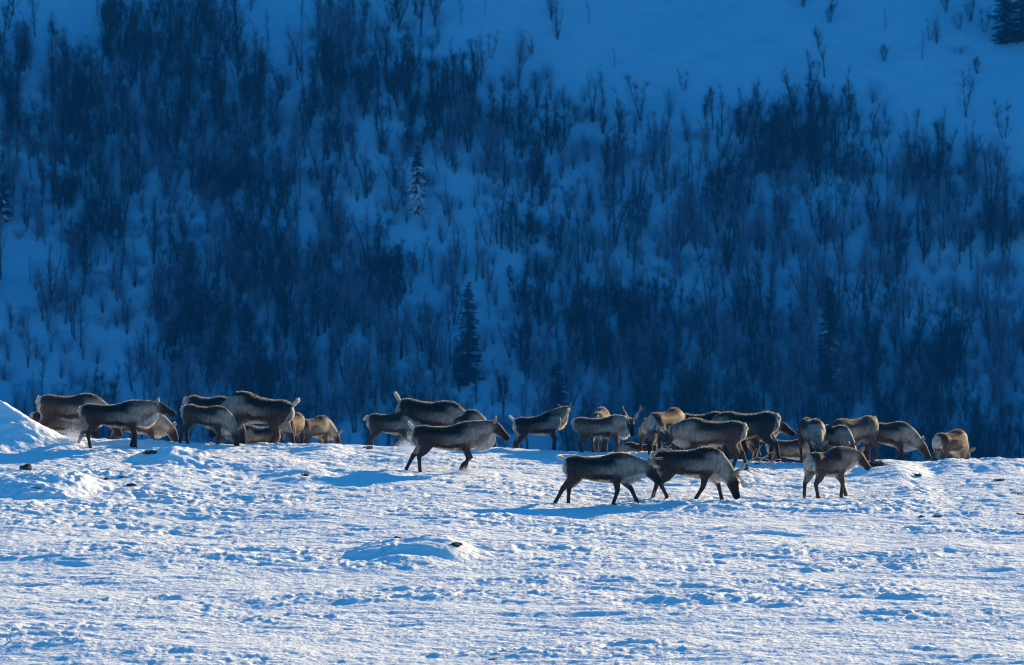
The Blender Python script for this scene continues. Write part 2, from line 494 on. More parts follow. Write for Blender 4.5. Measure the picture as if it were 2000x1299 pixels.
SPR = [(815, 422, 7.4), (915, 748, 10.2), (1618, 765, 11.0), (1975, 84, 8.4), (1088, 800, 5.0), (3, 432, 5.0)]
def near_spruce(px, py):
    for a, b, h_ in SPR:
        if abs(px - a) < (40 if a == 815 else 15) and -5 < py - b < (100 if a == 815 else 60): return True
    return False
rt = random.Random(23)
trees = []       # (px, py, x, y, z, variant, scale, frost)
cells = {}
def try_tree(px, py, vi, s, frost, force=False):
    x, y, z = hill_hit(px, py)
    trees.append([px, py, x, y, z, vi, s, frost, force])
tries = 0
while len(trees) < 3600 and tries < 60000:
    tries += 1
    px = rt.uniform(-550, 2550); py = rt.uniform(20, 1010)
    if near_spruce(px, py): continue
    d = dens(px, py)
    c = float(noise2(px / 50.0, py / 120.0, 81)) + .7 * float(noise2(px / 20.0, py / 80.0, 82))
    d = d * (1 + 1.3 * c)
    if max(d, 0) ** 1.9 < rt.random() * 0.7: continue
    small = rt.random() < 0.45
    vi = rt.choice([6, 8, 10, 4, 9]) if small else rt.choice([0, 1, 2, 3, 4, 5, 7, 9, 11])
    s = rt.uniform(0.5, 0.9) if small else rt.uniform(0.7, 1.1)
    if d < 0.35: s *= 0.75
    try_tree(px, py, vi, s, float(noise2(px / 130.0, py / 110.0, 85)) + rt.gauss(0, .25) > (0.02 if py > 330 else 0.25) + (dens(px, py) - .6) * .9)
tries = 0; n0_ = len(trees)
while len(trees) < n0_ + 2600 and tries < 60000:            # undergrowth between the birches
    tries += 1
    px = rt.uniform(-500, 2500); py = rt.uniform(60, 1010)
    d = dens(px, py)
    if d < .12 or near_spruce(px, py - 40) and rt.random() < .8: continue
    if max(0, d * (1 + .8 * float(noise2(px / 70.0, py / 60.0, 83)))) ** .8 < rt.random() * 0.95: continue
    try_tree(px, py, 12 + rt.randrange(4), rt.uniform(0.6, 1.25), float(noise2(px / 130.0, py / 110.0, 85)) + rt.gauss(0, .30) > -.35 + (dens(px, py) - .6) * .6)
# single trees and bushes on the open snow, as in the photograph
singles = [
    (1078, 40, 5, 0.62, "twiggy multi-stemmed birch bush alone on the open snow near the top centre"),
    (1150, 48, 9, 0.42, "thin little birch sapling on open snow right of the top centre bush"),
    (1200, 132, 9, 0.40, "thin lone sapling on the open snow above the middle of the wood's edge"),
    (1253, 235, 2, 0.95, "bent forked birch with a broad crown at the upper edge of the wood"),
    (1335, 180, 4, 0.50, "small bushy birch standing alone above the wood's edge, right of the bent forked birch"),
    (1730, 57, 9, 0.40, "tiny thin sapling on the open snow below the top edge, left of the dark spruces"),
    (1800, 118, 9, 0.50, "slim bent sapling alone on the upper right snow slope"),
    (1725, 122, 10, 0.6, "low straggly bush on the upper right snow slope, left of the slim bent sapling"),
    (1909, 145, 10, 0.62, "low spreading bush alone high on the right snow slope"),
    (1620, 42, 8, 0.8, "twiggy birch bush by the top edge, right of centre"),
    (1568, 16, 6, 0.6, "leaning birch bush cut by the top edge, right of centre"),
    (1895, 44, 5, 0.62, "wide bare birch bush just left of the dark top right spruces"),
    (1850, 24, 6, 0.6, "half hidden bare bush by the top edge, left of the wide bare birch bush"),
    (15, 60, 4, 0.95, "bare birch with a round crown at the top left edge of the photo"),
    (190, 33, 9, 0.62, "slender birch on the snow clearing at upper left"),
    (850, 52, 5, 0.95, "fan-shaped birch clump on the open snow at the top, left of centre"),
    (900, 48, 9, 0.5, "small pale birch right of the fan-shaped clump at the top"),
    (775, 60, 2, 0.98, "dark birch clump at the top edge above the wood, left of centre"),
    (948, 32, 9, 0.30, "tiny sapling stub on open snow at the top, left of the centre bush"),
    (1960, 270, 4, 0.85, "rounded birch at the right edge of the photo, above the wood"),
    (545, 195, 10, 0.9, "ball-shaped twiggy bush on the snow gap at upper left of centre"),
    (497, 155, 3, 0.85, "tall wispy birch beside the snow gap at upper left of centre"),
    (1885, 230, 1, 0.8, "airy wide-crowned birch standing above the wood's edge at right"),
    (1610, 150, 11, 1.1, "dark narrow birch at the peak of the wood, right of centre"),
]
for (px, py, vi, s, lab) in singles:
    x, y, z = hill_hit(px, py)
    trees.append([px, py, x, y, z, vi, s, False, lab])

def vis_size(t): 
    inside = -20 < t[0] < 2020 and 0 < t[1] < 900
    return (VARS[t[5]]['h'] * t[6]) * (1 if inside else 0.01) * (100 if t[8] else 1)
order = sorted(range(len(trees)), key=lambda i: -vis_size(trees[i]))
indiv = order[:300]; rest = order[300:]

ROWS = [(110, "at the top edge"), (210, "high up the slope"), (310, "upper slope"), (410, "upper middle slope"), (510, "middle slope"),
        (610, "lower middle slope"), (700, "lower slope"), (790, "low slope"), (9999, "right behind the herd")]
COLS = [(130, "by the left edge"), (330, "far left"), (560, "left"), (760, "centre left"), (880, "near the snow-laden spruce's line"), (1060, "centre"), (1280, "centre right"),
        (1500, "right of centre"), (1700, "near the tall spruce's line"), (1880, "far right"), (9999, "by the right edge")]
KIND = ["single-stemmed", "twin-stemmed", "three-stemmed", "tall single-stemmed", "short twin-stemmed", "bushy many-stemmed", "low three-stemmed", "dense twin-stemmed", "shrubby", "slender", "dwarf", "full-crowned"]
named = {}
for i in indiv:
    px, py, x, y, z, vi, s, fr, force = trees[i]
    e = empty("birch_tree", (x, y, z - 0.05), rt.uniform(0, 6.28))
    e.scale = (s, s, s)
    V = VARS[vi]
    obj("trunk", V['trunk'], e); obj("crown", V['frost'] if fr else V['crown'], e)
    if isinstance(force, str):
        tag(e, force, "tree", "birches on the hillside")
    else:
        r_ = next(n_ for lim, n_ in ROWS if py < lim); c_ = next(n_ for lim, n_ in COLS if px < lim)
        named.setdefault((bool(fr), vi, r_, c_), []).append((px, e))
ORD = ["leftmost", "second from left", "third from left", "fourth from left", "fifth from left", "sixth from left", "seventh from left", "eighth from left", "ninth from left", "rightmost"]
for (fr, vi, r_, c_), lst in named.items():
    lst.sort(key=lambda t_: t_[0])
    for k, (px, e) in enumerate(lst):
        base = "%s %s birch, %s, %s" % ("frosted" if fr else "dark", KIND[vi], r_, c_)
        if len(lst) > 1: base = "%s %s %s birch, %s, %s" % (ORD[min(k, 9)], "frosted" if fr else "dark", KIND[vi], r_, c_)
        tag(e, base, "tree", "birches on the hillside")

# the remaining trees: one wood
src = bpy.data.collections.new("birch_kinds")
for k, V in enumerate(VARS):
    for fr in (0, 1):
        tr, cr = V['raw']
        nt0 = len(tr.tri()); nv0 = sum(len(a) for a in tr.V)
        VV = np.concatenate(tr.V + cr.V); FF = np.concatenate([tr.tri(), cr.tri() + nv0])
        me = mesh_np("birch", VV, FF, [M_BARK, M_FROST if fr else M_TWIG], midx=[0] * nt0 + [1] * (len(FF) - nt0))
        o = bpy.data.objects.new("birch_%02d" % (k * 2 + fr), me); src.objects.link(o)
P = np.array([[trees[i][2], trees[i][3], trees[i][4] - 0.05] for i in rest])
me = bpy.data.meshes.new("birch_wood"); me.from_pydata(P.tolist(), [], [])
for nm, vals in (("scl", [trees[i][6] for i in rest]), ("rotz", [rt.uniform(0, 6.28) for i in rest]),
                 ("tiltx", [rt.gauss(0, .05) for i in rest]), ("tilty", [rt.gauss(0, .05) for i in rest])):
    a = me.attributes.new(nm, 'FLOAT', 'POINT'); a.data.foreach_set("value", vals)
a = me.attributes.new("kindex", 'INT', 'POINT'); a.data.foreach_set("value", [trees[i][5] * 2 + int(trees[i][7]) for i in rest])
wood = obj("birch_wood", me)
tag(wood, "dense bare birch wood covering the shaded snowy hillside", "wood", kind="stuff")
ng = bpy.data.node_groups.new("birch_wood", 'GeometryNodeTree')
ng.interface.new_socket("Geometry", in_out='INPUT', socket_type='NodeSocketGeometry')
ng.interface.new_socket("Geometry", in_out='OUTPUT', socket_type='NodeSocketGeometry')
N = ng.nodes; L = ng.links
gi = N.new("NodeGroupInput"); go = N.new("NodeGroupOutput")
ci = N.new("GeometryNodeCollectionInfo"); ci.inputs[0].default_value = src; ci.inputs[1].default_value = True; ci.inputs[2].default_value = True
ip = N.new("GeometryNodeInstanceOnPoints"); ip.inputs["Pick Instance"].default_value = True
def nattr(name, typ):
    n_ = N.new("GeometryNodeInputNamedAttribute"); n_.data_type = typ; n_.inputs[0].default_value = name; return n_
sa, ra, ia = nattr("scl", 'FLOAT'), nattr("rotz", 'FLOAT'), nattr("kindex", 'INT')
tx, ty = nattr("tiltx", 'FLOAT'), nattr("tilty", 'FLOAT')
cx_ = N.new("ShaderNodeCombineXYZ"); L.new(ra.outputs[0], cx_.inputs[2]); L.new(tx.outputs[0], cx_.inputs[0]); L.new(ty.outputs[0], cx_.inputs[1])
L.new(gi.outputs[0], ip.inputs["Points"]); L.new(ci.outputs[0], ip.inputs["Instance"])
L.new(ia.outputs[0], ip.inputs["Instance Index"]); L.new(cx_.outputs[0], ip.inputs["Rotation"]); L.new(sa.outputs[0], ip.inputs["Scale"])
L.new(ip.outputs[0], go.inputs[0])
md = wood.modifiers.new("wood", 'NODES'); md.node_group = ng

# ------------------------------------------------------------------ spruces
def spruce(name, px, py, h, width, snow, label, seed):
    rng = np.random.RandomState(seed)
    x, y, z = hill_hit(px, py)
    e = empty(name, (x, y, z - 0.1), 0)
    tag(e, label, "tree", "spruces on the hillside")
    t = MB(); tube(t, [(0, 0, -0.5), (0, 0, h * 0.5), (0, 0, h)], [0.02 * h, 0.011 * h, 0.01], 6)
    obj("trunk", t.mesh("trunk", [M_BARK]), e)
    fo, sn = MB(), MB()
    zz = 0.25
    while zz < h - 0.15:
        f = zz / h
        rad = width * (1 - f) ** 0.6 * rng.uniform(0.6, 1.15) + 0.08
        for b in range(int(6 + 5 * (1 - f))):
            if rng.rand() < 0.12: continue
            az = rng.uniform(0, 2 * np.pi); L_ = rad * rng.uniform(0.65, 1.15)
            n = max(8, int(60 * L_))
            tt = rng.uniform(0.08, 1, n)
            rr = tt * L_
            cz = zz - 0.34 * L_ * tt + 0.20 * L_ * tt ** 2
            Pn = np.stack([np.cos(az) * rr, np.sin(az) * rr, cz], 1) + rng.normal(0, 0.02, (n, 3))
            Dn = np.stack([np.full(n, math.cos(az)), np.full(n, math.sin(az)), np.full(n, -0.35)], 1) + rng.normal(0, 0.65, (n, 3))
            slivers(fo, Pn, Dn, rng.uniform(0.12, 0.30, n), 0.075, rng)
            if rng.rand() < snow * (1.35 - 1.9 * f):
                for q in range(2):
                    c = np.array([math.cos(az) * L_ * (0.5 + 0.4 * q), math.sin(az) * L_ * (0.5 + 0.4 * q), zz - 0.2 * L_ + 0.06 - 0.06 * q])
                    d = np.array([math.cos(az), math.sin(az), -0.45])
                    r_ = 0.12 * rng.uniform(0.7, 1.4)
                    tube(sn, [c - d * r_ * 1.6, c - d * r_ * .6, c + d * r_, c + d * r_ * 1.9], [r_ * .4, r_, r_ * .9, r_ * .25], 6, [r_ * .3, r_ * .6, r_ * .5, r_ * .2])
        zz += 0.18 + 0.12 * rng.rand()
    obj("foliage", fo.mesh("foliage", [M_NEEDLE]), e)
    if sn.n: obj("bough_snow", sn.mesh("bough_snow", [M_BOUGHSNOW], True), e)['kind'] = 'stuff'

spruce("spruce_tree", 815, 422, 7.2, 1.0, 1.0, "dark-topped spruce with snow-laden lower boughs, left of centre of the hillside", 1)
spruce("spruce_tree", 915, 752, 10.0, 1.45, 0.05, "tall pointed spruce with wide spreading lowest boughs, just left of centre above the herd", 2)
spruce("spruce_tree", 1618, 765, 11.0, 1.35, 0.08, "tall dark narrow spruce on the right, above the deer at the right of the herd", 4)
spruce("spruce_tree", 1962, 84, 8.4, 1.8, 0.0, "dark dense spruce at the top right corner, left of its pair", 5)
spruce("spruce_tree", 1996, 80, 8.8, 1.8, 0.0, "dark dense spruce cut by the right edge at the top corner", 6)
spruce("spruce_tree", 3, 432, 5.0, 1.2, 0.6, "snow-dusted spruce cut by the left edge of the photo", 7)
spruce("spruce_tree", 1088, 800, 4.6, 1.2, 0.05, "bushy low spruce behind the herd, right of centre", 8)

# ------------------------------------------------------------------ reindeer
COATS = {   # back, flank, pale flank / neck, belly stripe, leg, face
    'dark':  dict(back=(.015, .010, .007), flank=(.044, .031, .023), pale=(.33, .28, .235), stripe=(.012, .008, .005), leg=(.045, .028, .019), face=(.030, .018, .012)),
    'grey':  dict(back=(.028, .019, .013), flank=(.075, .055, .040), pale=(.35, .30, .25), stripe=(.040, .027, .019), leg=(.058, .038, .026), face=(.046, .030, .021)),
    'pale':  dict(back=(.060, .042, .030), flank=(.20, .155, .118), pale=(.48, .40, .32), stripe=(.060, .038, .025), leg=(.095, .063, .043), face=(.036, .023, .016)),
    'brown': dict(back=(.055, .022, .009), flank=(.085, .054, .035), pale=(.33, .265, .205), stripe=(.028, .016, .009), leg=(.078, .045, .028), face=(.048, .028, .017)),
}
def v3(*a): return np.array(a, float)
def ik(A, B, l1, l2, bend):
    """middle joint between A and B, bent towards direction 'bend'"""
    d = B - A; D = np.linalg.norm(d)
    if D > (l1 + l2) * 0.985:
        k = D / ((l1 + l2) * 0.985); l1 *= k; l2 *= k
    u = d / D
    a = (l1 * l1 - l2 * l2 + D * D) / (2 * D)
    hgt = math.sqrt(max(0, l1 * l1 - a * a))
    b = bend - u * bend.dot(u); b /= np.linalg.norm(b)
    return A + u * a + b * hgt

DEER = []
def deer(label, px, py, yaw=0, s=1.0, lx=1.0, coat='grey', neck=(8, 0), head=(-22, 0), fl=(0, 0), fr=(0, 0), hl=(0, 0), hr=(0, 0),
         mode='feet', antler=0, tail=0, mane=1.0, fat=1.0, nl=1.0, back=0.0, tilt=0.0):
    DEER.append(dict(label=label, px=px, py=py, yaw=yaw, s=s, lx=lx, coat=coat, neck=neck, head=head, legs=dict(fl=fl, fr=fr, hl=hl, hr=hr),
                     mode=mode, antler=antler, tail=tail, mane=mane, fat=fat, nl=nl, back=back, tilt=tilt))

GRAZE = dict(neck=(-42, 0), head=(-68, 0))
# --- left group
deer("low grey rump just above the left snow mound, left of the large grey reindeer", 112, 797, 0, .86, coat='grey', neck=(-35, 0), head=(-60, 0), mode='top', back=2.0)
deer("large grey reindeer with whitish rump grazing behind the left snow mound", 133, 766, 4, 1.06, lx=.98, coat='grey', neck=(-32, 0), head=(-62, 0), hl=(-.25, 0), hr=(-.20, 0), mode='top', tilt=-2)
deer("reindeer hidden behind the dark-saddled one's neck, only a bump of back showing", 262, 797, 8, .92, coat='pale', neck=(-35, 0), head=(-62, 0), mode='top', back=1.5)
deer("dark-saddled reindeer with pale neck and mane standing in profile on the left, muzzle level", 221, 874, 0, .945, lx=1.12, coat='dark', neck=(7, 0), head=(-22, 0), fl=(-.03, 0), fr=(.06, 0), hl=(-.26, 0), hr=(.03, 0), mane=1.3, fat=1.0)
deer("arched grey reindeer grazing in front of the dark-saddled one's muzzle", 396, 869, -8, .86, lx=.92, coat='grey', neck=(-46, 0), head=(-74, 0), hl=(.02, 0), hr=(-.12, 0), tilt=-6)
deer("dark-backed reindeer behind the grazing grey one, legs dark, neck bent down", 398, 767, 6, 1.06, lx=.74, coat='grey', neck=(-50, 0), head=(-70, 0), mode='top', back=.8, tilt=-7)
deer("tall dark reindeer facing left with raised white tail, striding with its hind leg stretched back", 497, 758, 176, 1.10, lx=.98, coat='dark', neck=(-48, 0), head=(-72, 0), hl=(.22, 0), hr=(-.30, 0), tail=1, mode='top', back=.5, tilt=9)
deer("grey round-bodied reindeer resting low behind the crest, under the belly of the tall dark one", 508, 827, 200, .80, lx=.85, coat='grey', neck=(-30, 0), head=(-60, 0), mode='top', fat=1.15)
deer("brown reindeer seen from behind with a white rump patch and sunlit orange edge", 572, 806, 72, .80, coat='brown', neck=(-35, 0), head=(-60, 0), mode='top')
deer("pale tan reindeer seen from behind at an angle, grazing by the small crest hump", 612, 811, 52, .80, lx=.95, coat='pale', neck=(-45, -20), head=(-65, 0), mode='top')
# --- centre group
deer("grey reindeer with its front half hidden behind the big upright-tailed one", 762, 802, 3, .84, lx=.9, coat='grey', neck=(-35, 0), head=(-60, 0), mode='top', hr=(-.1, 0), tail=.2)
deer("large dark grey reindeer with upright white tail, head hidden behind the walking one", 830, 777, 0, 1.12, lx=.98, coat='dark', neck=(-40, 0), head=(-62, 0), hl=(-.05, 0), hr=(.10, .12), tail=1.2, mode='top', tilt=-7)
deer("grey sunlit-edged back behind the walking white-maned reindeer", 898, 798, 0, .92, lx=.8, coat='grey', neck=(-50, 0), head=(-65, 0), mode='top', back=1.5)
deer("white-maned reindeer walking right with one bent foreleg and a raised tail, centre of the photo", 872, 921, 0, .97, lx=1.12, coat='dark', neck=(14, 0), head=(-38, 0), fl=(-.04, .0), fr=(-.09, .10), hl=(-.30, 0), hr=(-.02, 0), tail=1, mane=1.7)
deer("dark reindeer with raised tail, head turned away, in front of the walking one's muzzle", 1055, 880, 8, .80, lx=.98, coat='dark', neck=(18, 30), head=(-6, 40), fl=(.0, 0), fr=(.0, 0), hl=(-.25, 0), hr=(-.2, 0), tail=1, mane=1.0, tilt=6)
deer("tan reindeer seen end-on, its rounded rump rising behind the antlered one", 1172, 785, 84, .98, coat='pale', neck=(-40, 0), head=(-60, 0), mode='top', back=.8)
deer("tan-flanked antlered reindeer turning its face to the camera", 1172, 888, -8, .82, lx=1.08, coat='pale', neck=(6, -42), head=(-44, -32), antler=.78, mane=1.2, hr=(.08, 0))
deer("dark antlered reindeer walking right with head lowered, nearest the camera", 1168, 986, 0, .99, lx=1.05, coat='dark', neck=(-10, 0), head=(-48, 0), fl=(.36, 0), fr=(-.10, 0), hl=(-.08, 0), hr=(-.34, 0), antler=.85, tail=.7, mane=1.0)
deer("reindeer with wide branching antlers grazing with its muzzle in the snow, nearest the camera", 1344, 978, 0, 1.04, lx=1.06, coat='dark', neck=(-47, -4), head=(-70, -6), fl=(.22, 0), fr=(-.26, 0), hl=(-.16, 0), hr=(.10, .05), antler=1.35, mane=.7)
# --- right group
deer("brown reindeer seen from behind with broad white rump, left end of the right-hand cluster", 1300, 797, 58, .98, coat='brown', neck=(-35, 0), head=(-60, 0), mode='top', tail=.1)
deer("grey-rumped reindeer squeezed behind the left side of the broad white-rumped brown one", 1272, 808, 75, .90, coat='grey', neck=(-35, 0), head=(-60, 0), mode='top', back=1.0)
deer("small brown reindeer low behind the rumps of the front pair, left of the white-rumped one", 1250, 861, 170, .62, coat='grey', neck=(-35, 0), head=(-60, 0), mode='top', back=1.0)
deer("grey reindeer facing left, small pale antlers, dark face turned to the camera", 1392, 916, 180, 1.03, lx=1.02, coat='grey', neck=(-14, 26), head=(-52, 32), hl=(.08, 0), hr=(-.20, 0), antler=.55, mane=.7)
deer("dark reindeer of which the back shows above the one with small pale antlers", 1372, 799, 0, .98, lx=.85, coat='dark', neck=(-40, 0), head=(-60, 0), mode='top', back=.6)
deer("brown reindeer with only a strip of back showing between the two dark ones", 1408, 797, 20, 1.0, lx=.7, coat='brown', neck=(-40, 0), head=(-60, 0), mode='top', back=2.2)
deer("very dark high-backed reindeer facing left with white rump patch, in the right-hand cluster", 1462, 894, 176, 1.07, lx=1.0, coat='dark', neck=(-38, 0), head=(-60, 0), hl=(.05, 0), hr=(-.12, 0), fat=1.05, tilt=-4)
deer("reindeer peeping out right from behind the very dark one's rump, only its face visible", 1448, 808, 0, .90, lx=.9, coat='dark', neck=(2, 0), head=(-30, 0), mode='top', back=1.0, mane=.9)
deer("low tan back line beyond the crest, left of the front-facing grazing reindeer", 1546, 853, 0, .8, coat='pale', neck=(-30, 0), head=(-60, 0), mode='top', back=0)
deer("front-facing reindeer grazing head down with sunlit orange edge, centre of the right side", 1586, 896, -78, .97, coat='grey', neck=(-46, -10), head=(-72, 0))
deer("dark-shouldered reindeer squeezed between the front-facing one and the pale-chested one", 1630, 823, -60, .84, coat='grey', neck=(-40, 0), head=(-60, 0), mode='top', back=.6)
deer("pale-chested reindeer grazing toward the camera, its dark back rising to the right", 1672, 811, -140, 1.0, coat='pale', neck=(-45, 0), head=(-68, 0), mode='top', back=.3, tilt=-5)
deer("dark grey reindeer grazing to the right, head down behind the right snow hump", 1726, 819, 2, .92, lx=.88, coat='grey', neck=(-36, 0), head=(-48, 0), mode='top', tilt=-5)
deer("small brown-backed reindeer with white rump walking away to the right, alone in front", 1614, 973, 44, .97, lx=.84, coat='brown', neck=(2, -20), head=(-42, 4), nl=.8, fl=(.34, 0), fr=(.02, 0), hl=(-.14, 0), hr=(.04, 0), antler=.2, tail=.1, mane=.8)
deer("rightmost reindeer, white-rumped and low behind the crest, facing away", 1856, 838, 50, .86, lx=.92, coat='brown', neck=(-58, 0), head=(-70, 0), mode='top', back=1.2, fat=1.22)

def build_deer_raw(D):
    """skeleton and closed tubes in the animal's own axes (x forward, z up); later fused by a remesh"""
    lx, fat = D['lx'], D['fat']
    mb = MB(); segs = []      # segs: part, A, B, rA, rB
    X = lambda a: a * lx
    # torso
    st = [(-.63, .83, .07, .06), (-.60, .82, .14, .11), (-.53, .80, .19, .155), (-.42, .775, .225, .195), (-.25, .765, .205, .20), (-.05, .735, .235, .225),
          (.15, .725, .262, .23), (.32, .755, .275, .215), (.44, .785, .26, .185), (.54, .80, .20, .14), (.61, .80, .13, .10), (.64, .80, .06, .05)]
    n0 = 16
    pts = [v3(X(a), 0, b) for a, b, c, d in st]
    tube(mb, pts, [d * fat for a, b, c, d in st], n0, [c for a, b, c, d in st], side=(0, 1, 0))
    segs.append(('torso', v3(X(-.5), 0, .79), v3(X(.5), 0, .80), .20, .22))
    # withers ridge
    tube(mb, [v3(X(.05), 0, .93), v3(X(.25), 0, .965), v3(X(.42), 0, .94)], [.05, .065, .05], 8)
    # neck
    pit, yw = R(D['neck'][0]), R(D['neck'][1])
    nd = v3(math.cos(pit) * math.cos(yw), math.cos(pit) * math.sin(yw), math.sin(pit))
    NB = v3(X(.40), 0, .86)
    poll = NB + nd * .50 * D['nl']
    P0, P1 = v3(X(.22), 0, .83), v3(X(.50), 0, .86 + .02 * math.sin(pit))
    ts = np.linspace(0, 1, 8)
    path = [(1 - t) ** 2 * P0 + 2 * t * (1 - t) * P1 + t * t * poll for t in ts]
    rv = np.interp(ts, [0, .3, .6, .85, 1], [.20, .225, .195, .155, .125]); rs = np.interp(ts, [0, .3, .6, .85, 1], [.16, .165, .14, .115, .10])
    sdn = v3(-math.sin(yw), math.cos(yw), 0)
    tube(mb, path, rs, 14, rv, side=sdn)
    segs.append(('neck', path[3], path[5], .18, .14)); segs.append(('neck', path[5], path[7], .14, .10))
    # throat mane bulge
    m = D['mane']
    dn = np.cross(nd, sdn); dn = dn if dn[2] < 0 else -dn
    if m > .1:
        mp = [path[i] + dn * (rv[i] * .55 + k * m) for i, k in ((3, .055), (4, .085), (5, .095), (6, .08), (7, .045))]
        tube(mb, mp, [.08, .085, .08, .07, .05], 10, [.07 * m + .03, .10 * m + .02, .10 * m + .02, .08 * m + .02, .05], side=sdn)
        segs.append(('mane', mp[0] + dn * .05 * m, mp[2] + dn * .06 * m, .08, .09)); segs.append(('mane', mp[2] + dn * .06 * m, mp[4], .09, .05))
    # head
    hp, hyw = R(D['head'][0]), yw + R(D['head'][1])
    hd = v3(math.cos(hp) * math.cos(hyw), math.cos(hp) * math.sin(hyw), math.sin(hp))
    hs = v3(-math.sin(hyw), math.cos(hyw), 0); hu = np.cross(hd, hs); hu = hu if hu[2] > 0 or abs(hd[2]) > .98 else -hu
    hst = [(-.09, .06, .06), (-.03, .110, .085), (.05, .124, .096), (.13, .120, .094), (.21, .100, .076), (.29, .080, .062), (.35, .074, .059), (.40, .066, .056), (.43, .04, .036)]
    hpt = [poll + hd * a + hu * (.008 - .05 * max(0, a)) for a, b, c in hst]
    tube(mb, hpt, [c for a, b, c in hst], 12, [b for a, b, c in hst], side=hs)
    segs.append(('head', poll + hd * .02, poll + hd * .24, .10, .07)); segs.append(('muzzle', poll + hd * .28, poll + hd * .41, .06, .05))
    # brow ridges
    for q in (-1, 1):
        b = poll + hd * .10 + hs * q * .062 + hu * .055
        tube(mb, [b - hd * .04, b, b + hd * .035], [.012, .024, .010], 6)
    # legs
    for key, sy in (('fl', 1), ('fr', -1)):
        dx, lift = D['legs'][key]
        y = sy * .105
        S = v3(X(.40), y * 1.0, .76); E = v3(X(.35) + dx * .22, y, .545)
        Fk = v3(X(.37) + dx, y * .85, .095 + lift)
        K = ik(E, Fk, .225, .24, v3(1, 0, .15))
        if lift > 0: 
            ang = v3(-.035, 0, -.10)
        else: ang = v3(.035, 0, -.10)
        Hf = Fk + ang
        tube(mb, [S + v3(0, 0, .08), S, (S + E) / 2 + v3(.01, 0, 0), E, E * .6 + K * .4, K, K * .5 + Fk * .5, Fk, (Fk + Hf) / 2, Hf, Hf + (Hf - Fk) * .15],
             [.05, .080, .080, .068, .055, .045, .035, .038, .037, .040, .024], 10, [.07, .125, .115, .094, .068, .049, .037, .041, .040, .047, .03], side=(0, 1, 0))
        segs += [('shoulder', S, E, .12, .085), ('legu', E, K, .06, .04), ('legl', K, Hf, .035, .04)]
    for key, sy in (('hl', 1), ('hr', -1)):
        dx, lift = D['legs'][key]
        y = sy * .115
        Pp = v3(X(-.42), y, .80); St = v3(X(-.33) + dx * .30, y * 1.12, .575)
        Fk = v3(X(-.46) + dx, y * .9, .095 + lift)
        Hk = ik(St, Fk, .265, .285, v3(-1, 0, .1))
        Hf = Fk + (v3(.035, 0, -.10) if lift <= 0 else v3(-.03, 0, -.10))
        tube(mb, [Pp + v3(0, 0, .10), Pp, (Pp + St) / 2 + v3(-.03, 0, 0), St + v3(-.02, 0, 0), St * .55 + Hk * .45, St * .15 + Hk * .85, Hk, Hk * .85 + Fk * .15, Hk * .45 + Fk * .55, Fk, (Fk + Hf) / 2, Hf, Hf + (Hf - Fk) * .15],
             [.05, .085, .090, .080, .060, .043, .040, .037, .034, .038, .037, .040, .024], 10, [.08, .165, .165, .142, .096, .061, .057, .047, .038, .041, .040, .047, .03], side=(0, 1, 0))
        segs += [('thigh', Pp, St, .17, .13), ('hlegu', St, Hk, .10, .045), ('legl', Hk, Hf, .036, .04)]
    D['anat'] = dict(poll=poll, hd=hd, hs=hs, hu=hu, dn=dn, nd=nd, X=X)
    return mb, segs

def lerp3(a, b, t): return a[None] * (1 - t[:, None]) + b[None] * t[:, None]

